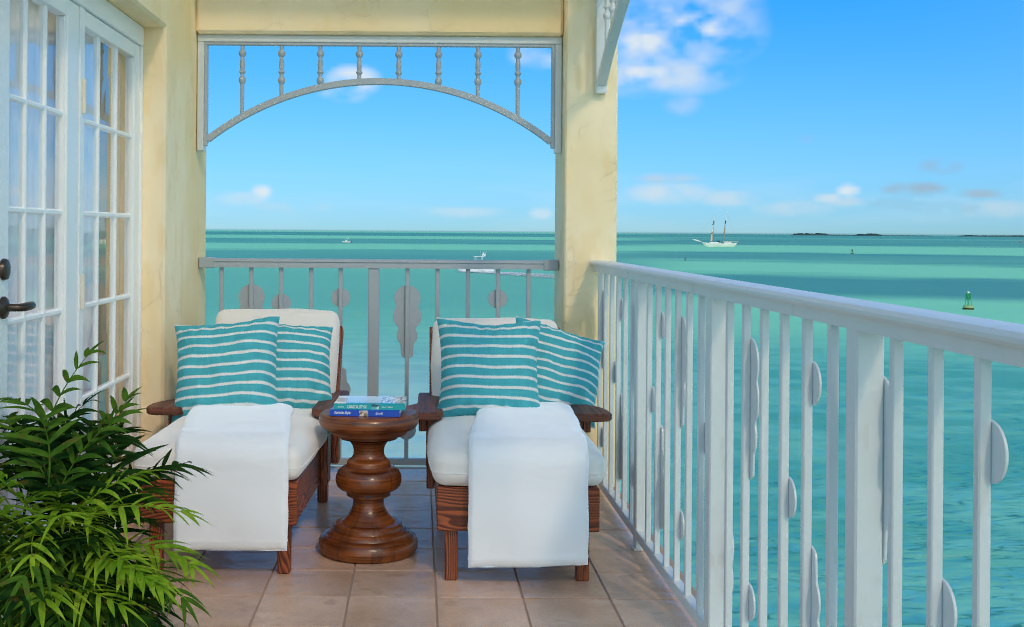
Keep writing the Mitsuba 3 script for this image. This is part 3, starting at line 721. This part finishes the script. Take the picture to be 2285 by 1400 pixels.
# ------------------------------------------------------------------ side table and books
TX, TY = -.190, 4.39
prof = [(0, 0), (.172, 0), (.186, .006), (.194, .022), (.1945, .040), (.188, .058), (.176, .068), (.160, .071), (.157, .075), (.156, .083), (.150, .089), (.137, .092), (.134, .097), (.133, .108), (.127, .114), (.108, .118), (.104, .123),
        (.092, .132), (.078, .147), (.067, .165), (.0605, .185), (.0600, .200), (.063, .212), (.080, .217), (.086, .221), (.0865, .236), (.090, .241), (.112, .247), (.124, .258), (.129, .276), (.1275, .296), (.119, .316), (.104, .328), (.088, .332),
        (.085, .336), (.0845, .350), (.080, .357), (.069, .364), (.0605, .378), (.0590, .395), (.063, .412), (.072, .427), (.082, .437), (.092, .441), (.112, .443), (.116, .448), (.118, .456), (.142, .459), (.149, .464), (.151, .474), (.168, .480), (.184, .489), (.194, .503), (.1965, .519), (.193, .534), (.185, .542), (.178, .545), (0, .5455)]
t = thing('side_table', 'round turned wood pedestal table standing between the two loungers', 'table')
def part_lathe(name, z0, z1):
    p = [(0, z0)] + [q for q in prof if z0 <= q[1] <= z1 and q[0] > 0] + [(0, z1)]
    add(name, xf(lathe(p, 96), tr(TX, TY, 0)), 'mat_table_wood', 32, parent=t)
part_lathe('base', 0, .118); part_lathe('pedestal', .118, .4435); part_lathe('table_top', .4435, .5455)

def book(name, label, cx, cy, z, w, d, h, yaw, mat, cover):
    t = thing(name, label, 'book')
    M = tr(cx, cy, z) @ rz(yaw)
    cv = .0018
    add('pages', xf(cbox(-w / 2 + .004, w / 2 - .004, -d / 2 + .0035, d / 2 - .004, cv + .0003, h - cv - .0003, .001), M), 'mat_pages', parent=t)
    add('cover', xf(cat([cbox(-w / 2, w / 2, -d / 2 + .0021, d / 2, 0, cv, .0006), cbox(-w / 2, w / 2, -d / 2 + .0021, d / 2, h - cv, h, .0006)]), M), mat, parent=t)
    add('spine', xf(cbox(-w / 2, w / 2, -d / 2 - .001, -d / 2 + .002, 0, h, .0009), M), mat, parent=t)
    if cover:
        q = quad((-w / 2 + .001, -d / 2 + .003, h + .0006), (w / 2 - .001, -d / 2 + .003, h + .0006), (w / 2 - .001, d / 2 - .001, h + .0006), (-w / 2 + .001, d / 2 - .001, h + .0006))
        add('cover_print', xf(q, M), 'mat_cover_print', uv=np.array([[0, 0], [1, 0], [1, 1], [0, 1.]]), parent=t)
    return t, M
def spine_text(t, M, text, x, z, h, d, slant=0.0, wide=1.0, bold=False):
    m = meshkit.text_mesh(text, h, .0005, bold)
    m.vertices[:, 0] = m.vertices[:, 0] * wide + slant * m.vertices[:, 1]
    add('lettering', xf(m, M @ tr(x, -d / 2 - .0011, z) @ XZ), 'mat_print_white', parent=t)
def spine_photo(t, M, xa, xb, h, d, mat):
    y = -d / 2 - .0016
    q = quad((xa, y, .0008), (xb, y, .0008), (xb, y, h - .0008), (xa, y, h - .0008))
    add('spine_picture', xf(q, M), mat, uv=np.array([[0, 0], [1, 0], [1, 1], [0, 1.]]), parent=t)
bw, bd, bh = .268, .205, .0235
t, M = book('book', 'blue spined book lying on the side table under another', -.195, 4.365, .5462, bw, bd, bh, rad_(-4), 'mat_book_blue', False)
spine_text(t, M, 'Surfside Style', -.116, .0085, .0095, bd, .22, .72, True); spine_text(t, M, 'jill croft', .042, .0085, .0075, bd, .2, .75, True)
spine_photo(t, M, -.020, .014, bh, bd, 'mat_spine_photo_warm')
bw, bd, bh = .272, .20, .0225
t, M = book('book', 'turquoise book with a pale photographic cover on top of the table', -.181, 4.372, .5699, bw, bd, bh, rad_(-2), 'mat_book_teal', True)
spine_text(t, M, 'relaxed', -.122, .0080, .0058, bd, 0, .9); spine_text(t, M, 'COASTAL STYLE', -.084, .0062, .0105, bd, 0, .64, True); spine_text(t, M, 'SALLY DENNING', .048, .0085, .0052, bd, 0, .72)
spine_photo(t, M, .008, .036, bh, bd, 'mat_spine_photo')

# ------------------------------------------------------------------ palm in the lower left
PX, PY = -1.03, 3.22
def leaflet(base, dirn, up, L, w, droop, nseg=6):
    d = dirn / np.linalg.norm(dirn); side = np.cross(d, up); side /= np.linalg.norm(side); nrm = np.cross(side, d)
    V = []
    for i in range(nseg + 1):
        s = i / nseg
        c = base + d * L * s - np.array([0, 0, 1]) * droop * L * s * s + nrm * .0
        ww = w * (math.sin(PI * min(1, (s * .93 + .07)) ** .72) ** .9 if s < 1 else 0)
        V += [c - side * ww / 2 + nrm * ww * .16, c, c + side * ww / 2 + nrm * ww * .16]
    F = []
    for i in range(nseg):
        a = 3 * i
        F += [[a, a + 3, a + 4], [a, a + 4, a + 1], [a + 1, a + 4, a + 5], [a + 1, a + 5, a + 2]]
    return np.array(V), np.array(F)
def frond(base, az, el, L, bend, n, lw, seed, ll=.165):
    r = np.random.default_rng(seed)
    pts, d = [np.array(base, float)], None; sw = r.normal(0, .45)
    m = 18; e = el
    for i in range(m):
        e -= bend / m * (.4 + 1.2 * i / m); az = az + sw / m
        d = np.array([math.cos(az) * math.cos(e), math.sin(az) * math.cos(e), math.sin(e)])
        pts.append(pts[-1] + d * L / m)
    pts = np.array(pts); 
    pts[:, 0] = np.maximum(pts[:, 0], -1.205 + .02 * r.random())
    V, F, at = [], [], 0
    tm = tube(pts, np.linspace(.0036, .0010, len(pts)), 6); V.append(tm.vertices); F.append(np.array(tm.faces)); at += len(tm.vertices)
    tang = np.gradient(pts, axis=0); tang /= np.linalg.norm(tang, axis=1, keepdims=True)
    for i in range(n):
        f = .24 + .76 * i / (n - 1)
        k = f * (len(pts) - 1); k0 = min(int(k), len(pts) - 2); q = k - k0
        p = pts[k0] * (1 - q) + pts[k0 + 1] * q; tg = tang[k0] * (1 - q) + tang[k0 + 1] * q
        side = np.cross(tg, [0, 0, 1]); side /= max(np.linalg.norm(side), 1e-6); up = np.cross(side, tg)
        for s in (-1, 1):
            fwd = .55 + .75 * max(0, f - .3) + r.normal(0, .08)
            dirn = side * s + tg * (fwd + r.normal(0, .14)) + up * (.22 + r.normal(0, .17))
            l = ll * (.62 + .55 * math.sin(PI * (.18 + .74 * f))) * r.uniform(.72, 1.15) * (1 - .25 * f)
            v, fa = leaflet(p, dirn, up + side * r.normal(0, .35), l, lw * r.uniform(.85, 1.12), r.uniform(.12, .62))
            v[:, 0] = np.maximum(v[:, 0], -1.222)
            V.append(v); F.append(fa + at); at += len(v)
    v, fa = leaflet(pts[-1], tang[-1], np.array([0, 0, 1.]) + 1e-3, ll * .6, lw * .9, .2); V.append(v); F.append(fa + at)
    return trimesh.Trimesh(np.vstack(V), np.vstack(F), process=False)
t = thing('palm_plant', 'leafy green parlor palm in the lower left corner before the glass doors', 'plant')
add('pot', xf(lathe([(0, 0), (.10, 0), (.135, .20), (.148, .205), (.150, .235), (.136, .238), (.130, .212), (0, .212)], 48), tr(PX, PY, .001)), 'mat_pot', 35, parent=t)
add('soil', xf(lathe([(0, 0), (.129, 0), (.12, .006), (0, .01)], 32), tr(PX, PY, .2135)), 'mat_soil', parent=t)
stems = []
for i in range(9):
    a_ = rng.uniform(0, 2 * PI); r0 = rng.uniform(.01, .09); hh = rng.uniform(.05, .24)
    b = np.array([PX + r0 * math.cos(a_), PY + r0 * math.sin(a_), .22]); e = b + np.array([.05 * math.cos(a_), .05 * math.sin(a_), hh])
    add('stem', rod(b, e, .007, .005, 8), 'mat_stem', 30, parent=t); stems.append((e, a_))
specs = []
# (azimuth deg, elevation deg, length, bend, material, height offset)
for i in range(20):      # upper and rear fronds, shade put into a darker leaf colour
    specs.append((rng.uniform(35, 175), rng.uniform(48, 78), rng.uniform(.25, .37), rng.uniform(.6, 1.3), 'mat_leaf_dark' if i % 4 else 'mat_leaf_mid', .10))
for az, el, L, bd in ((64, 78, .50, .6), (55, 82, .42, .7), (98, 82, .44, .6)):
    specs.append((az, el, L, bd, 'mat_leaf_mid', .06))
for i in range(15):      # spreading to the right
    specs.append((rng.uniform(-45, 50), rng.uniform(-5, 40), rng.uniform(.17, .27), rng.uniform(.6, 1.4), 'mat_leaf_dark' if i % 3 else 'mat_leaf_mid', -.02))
for i in range(34):      # low front fronds, light put into a brighter leaf colour
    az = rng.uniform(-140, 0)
    specs.append((az, rng.uniform(5, 58), rng.uniform(.28, .42) * (1.0 if az < -40 else .92), rng.uniform(.4, 1.2), ('mat_leaf_lit', 'mat_leaf_lit', 'mat_leaf_mid', 'mat_leaf_lit', 'mat_leaf_dark')[i % 5], -.03 + .07 * (i % 4 == 0)))
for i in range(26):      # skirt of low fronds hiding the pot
    specs.append((rng.uniform(-160, 0), rng.uniform(5, 50), rng.uniform(.24, .36), rng.uniform(.9, 1.9), ('mat_leaf_lit', 'mat_leaf_mid', 'mat_leaf_mid', 'mat_leaf_dark')[i % 4], -.10))
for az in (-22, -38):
    specs.append((az, 24, .37, 1.0, 'mat_leaf_lit', -.08))
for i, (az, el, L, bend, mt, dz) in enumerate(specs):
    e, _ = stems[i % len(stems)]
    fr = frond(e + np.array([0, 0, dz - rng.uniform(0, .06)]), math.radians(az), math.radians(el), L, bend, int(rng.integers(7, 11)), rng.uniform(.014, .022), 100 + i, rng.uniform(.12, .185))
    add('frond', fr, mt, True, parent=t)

# ------------------------------------------------------------------ boats and buoys
def hull_mesh(L, Bm, D, bow=.18, sheer=.4, fine=.55, under=.4):
    ns, nc = 26, 11; rows = []
    for i in range(ns):
        s = i / (ns - 1)
        half = Bm / 2 * (min(1, (s / fine)) ** .6 if s < fine else 1 - .45 * ((s - fine) / (1 - fine)) ** 2)
        half = max(half, .02)
        zt = D * (1 + sheer * (1 - 2 * s) ** 2 * (1.2 if s < .5 else .5))
        x = -L / 2 + L * s
        row = []
        for j in range(nc):
            q = -1 + 2 * j / (nc - 1)
            depth = 1 - abs(q) ** 2.2
            z = zt - depth * (zt + under)
            xs = x + bow * L * (depth if s < .35 else 0) * (1 - s / .35 if s < .35 else 0) * .8 - (.09 * L * depth * ((s - .8) / .2) if s > .8 else 0)
            row.append((xs, half * math.copysign(abs(q) ** .7, q), z))
        rows.append(row)
    V = np.array(rows).reshape(-1, 3); F = grid_faces(ns, nc)
    deck = []
    for i in range(ns - 1):
        a, b, c, d = i * nc, i * nc + nc - 1, (i + 1) * nc, (i + 1) * nc + nc - 1
        deck += [[a, b, d], [a, d, c]]
    st = [[(ns - 1) * nc, (ns - 1) * nc + j, (ns - 1) * nc + j + 1] for j in range(1, nc - 1)]
    return trimesh.Trimesh(V, np.vstack([F, deck, st]), process=False)
D0 = 865.0; sx = at_sea(1604, D0); k_ = D0 / 2505
M = tr(sx, D0, SEA)
t = thing('schooner', 'white two masted schooner at anchor near the horizon', 'sailing ship')
add('hull', xf(hull_mesh(27.6, 6.0, 2.5, .2, .42, .5, .6), M), 'mat_hull', 40, parent=t)
def P(px, py): return ((px - 1604) * k_, 0, (552.5 - py) * k_)
add('bowsprit', xf(rod(P(1565, 541), P(1545, 537), .35, .18), M), 'mat_hull', 30, parent=t)
add('furled_jib', xf(rod(P(1560, 540), P(1549, 537.3), .45, .6), M), 'mat_hull', 30, parent=t)
for base, mid, top in (((1588.5, 546), (1593, 495), (1595.4, 474)), ((1613.5, 546), (1619, 495), (1622, 472))):
    mk = add('mast', xf(rod(P(*base), P(*mid), .42, .30), M), 'mat_mast', 30, parent=t)
    add('topmast', xf(rod(P(mid[0], mid[1] + 3), P(*top), .26, .12), M), 'mat_hull', 30, parent=t)
    add('mast_band', xf(rod(P(mid[0] - .6, mid[1] + 6), P(mid[0] + .1, mid[1] - 1), .46, .40), M), 'mat_boat_dark', 30, parent=t)
    for s in (-1, 1):
        add('shroud', xf(cat([rod(P(base[0] - 3 * s, 545), P(mid[0], mid[1] + 4), .025)]), M), 'mat_boat_dark', parent=t)
add('furled_sail', xf(rod(P(1587.2, 540), P(1588.4, 523), .75, .5), M), 'mat_sail', 30, parent=t)
add('furled_sail', xf(rod(P(1588.6, 521), P(1592, 503), .40, .35), M), 'mat_hull', 30, parent=t)
add('boom', xf(rod(P(1613.5, 541), P(1648, 541.4), .28, .22), M), 'mat_sail', 30, parent=t)
add('yard', xf(rod(P(1585.5, 523), P(1592, 521.5), .25), M), 'mat_boat_dark', 30, parent=t)
add('yard', xf(rod(P(1588.5, 503), P(1594, 502), .22), M), 'mat_boat_dark', 30, parent=t)
add('deck_house', xf(cat([cbox(-7, 0, -1.4, 1.4, 2.4, 3.6, .1), cbox(4, 9.5, -1.4, 1.4, 2.3, 3.5, .1)]), M), 'mat_hull', parent=t)
add('deck_boat', xf(cbox(-1.0, .6, -1.6, 1.6, 3.4, 4.6, .2), M), 'mat_boat_dark', parent=t)
add('stay', xf(cat([rod(P(1549, 537), P(1595, 480), .018), rod(P(1595, 490), P(1620, 490), .015), rod(P(1646, 545), P(1621, 476), .018)]), M), 'mat_boat_dark', parent=t)

def motorboat(label, px, dist, L, tower, yaw):
    M = tr(at_sea(px, dist), dist, SEA) @ rz(yaw)
    t = thing('motorboat', label, 'boat')
    add('hull', xf(hull_mesh(L, L * .30, L * .12, .14, .35, .5, .3), M), 'mat_hull', 40, parent=t)
    add('console', xf(cat([cbox(-L * .10, L * .06, -.7, .7, L * .10, L * .27, .08)]), M), 'mat_hull', parent=t)
    zr = tower
    add('hard_top', xf(cat([cbox(-L * .20, L * .22, -1.1, 1.1, zr - .16, zr, .06)]), M), 'mat_hull', parent=t)
    for s in (-1, 1):
        for x in (-L * .12, L * .14):
            add('top_post', xf(rod((x, s * .9, L * .10), (x * 1.1, s * 1.0, zr - .15), .06), M), 'mat_hull', parent=t)
        add('outboard_motor', xf(cat([cbox(L * .48, L * .56, s * .45 - .22, s * .45 + .22, .2, 1.35, .1), cbox(L * .50, L * .54, s * .45 - .1, s * .45 + .1, -.5, .3, .04)]), M), 'mat_boat_dark', parent=t)
    add('radar_arch', xf(cat([rod((L * .17, 0, zr), (L * .22, 0, zr + .9), .22, .18), rod((L * .26, 0, zr), (L * .28, 0, zr + .6), .18)]), M), 'mat_hull', 30, parent=t)
    for x, y in ((L * .10, .9), (L * .28, .6), (L * .28, -.6)):
        add('antenna', xf(rod((x, y, zr), (x + .15, y, zr + 1.2), .02), M), 'mat_hull', parent=t)
    return M
motorboat('white motorboat with hard top speeding behind the back railing, trailing a wake', 1068, 284, 6.2, 3.9, .12)
motorboat('small white boat far out, left of centre near the horizon', 773, 980, 8.2, 3.2, -.1)

# foam: wake behind the near motorboat
def blob(c, rxx, ryy, seed):
    r = np.random.default_rng(seed); n = 9; a = np.linspace(0, 2 * PI, n + 1)[:-1]
    q = r.uniform(.6, 1.15, n)
    V = np.vstack([[c[0], c[1], c[2] + .03], np.column_stack([c[0] + rxx * q * np.cos(a), c[1] + ryy * q * np.sin(a), np.full(n, c[2])])])
    return V, np.array([[0, 1 + i, 1 + (i + 1) % n] for i in range(n)])
V, F, at = [], [], 0
r = np.random.default_rng(5)
for i in range(1900):
    s = r.random() ** 1.25
    x = at_sea(1030, 290) + s * 27
    arm = 1 if r.random() < .5 else -1
    y = 283 - 46 * max(0, s - .10) + arm * (2.0 + 7.0 * s) + r.normal(0, 1.4 + 2.0 * s)
    sz = r.uniform(.18, .75) * (1.25 - s * .95)
    v, f = blob((x, y, SEA + .05 + .002 * (i % 60)), sz * 1.6, sz * 1.2, i); V.append(v); F.append(f + at); at += len(v)
for i in range(70):
    x = at_sea(1026 + r.uniform(0, 70), 288); b = trimesh.creation.icosphere(1, 1.0)
    b.vertices *= np.array([r.uniform(.3, .9), r.uniform(.3, .8), r.uniform(.12, .45)]); b.vertices += r.normal(0, .06, b.vertices.shape)
    V.append(b.vertices + np.array([x, 282 + r.normal(0, .8), SEA + r.uniform(0, .5)])); F.append(np.array(b.faces) + at); at += len(b.vertices)
add('wake_foam', trimesh.Trimesh(np.vstack(V), np.vstack(F), process=False), 'mat_foam')
labels['wake_foam'] = {'label': 'white foam wake streaming right behind the speeding motorboat', 'category': 'foam', 'kind': 'stuff'}

def buoy(label, px, dist, s, mats=('mat_rust', 'mat_buoy_lime', 'mat_buoy_green')):
    M = tr(at_sea(px, dist), dist, SEA) @ np.diag([s, s, s, 1.0]) @ rz(.5)
    t = thing('channel_buoy', label, 'buoy')
    add('float', xf(lathe([(0, -.3), (.74, -.3), (.76, .0), (.74, .24), (0, .25)], 28), M), mats[0], 30, parent=t)
    add('drum', xf(lathe([(0, .24), (.70, .24), (.70, .52), (.66, .60), (0, .60)], 28), M), mats[1], 30, parent=t)
    for i in range(4):
        a = PI / 4 + i * PI / 2
        add('leg', xf(rod((.42 * math.cos(a), .42 * math.sin(a), .58), (.30 * math.cos(a), .30 * math.sin(a), 2.25), .045), M), mats[2], parent=t)
    add('daymark', xf(cat([cbox(-.34, .34, -.03, .03, 1.45, 1.88, .01), cbox(-.34, .34, -.03, .03, 1.94, 2.40, .01), cbox(-.03, .03, -.34, .34, 1.45, 1.88, .01), cbox(-.03, .03, -.34, .34, 1.94, 2.40, .01)]), M), mats[2], parent=t)
    add('lantern', xf(cat([lathe([(0, 2.40), (.13, 2.40), (.15, 2.52), (.10, 2.66), (0, 2.68)], 14)]), M), 'mat_hull', 30, parent=t)
buoy('large green buoy with lattice tower at far right, above the long railing', 2162, 152, .92)
buoy('small dark green buoy on the dark water band, right of the schooner', 1902, 575, 1.02, ('mat_buoy_green', 'mat_boat_dark', 'mat_boat_dark'))
buoy('tiny dark buoy below the schooner, just right of the column', 1530, 415, .50, ('mat_boat_dark', 'mat_boat_dark', 'mat_boat_dark'))
buoy('tiny red buoy far out at the right edge of the picture', 2277, 1650, 1.2, ('mat_red', 'mat_red', 'mat_red'))
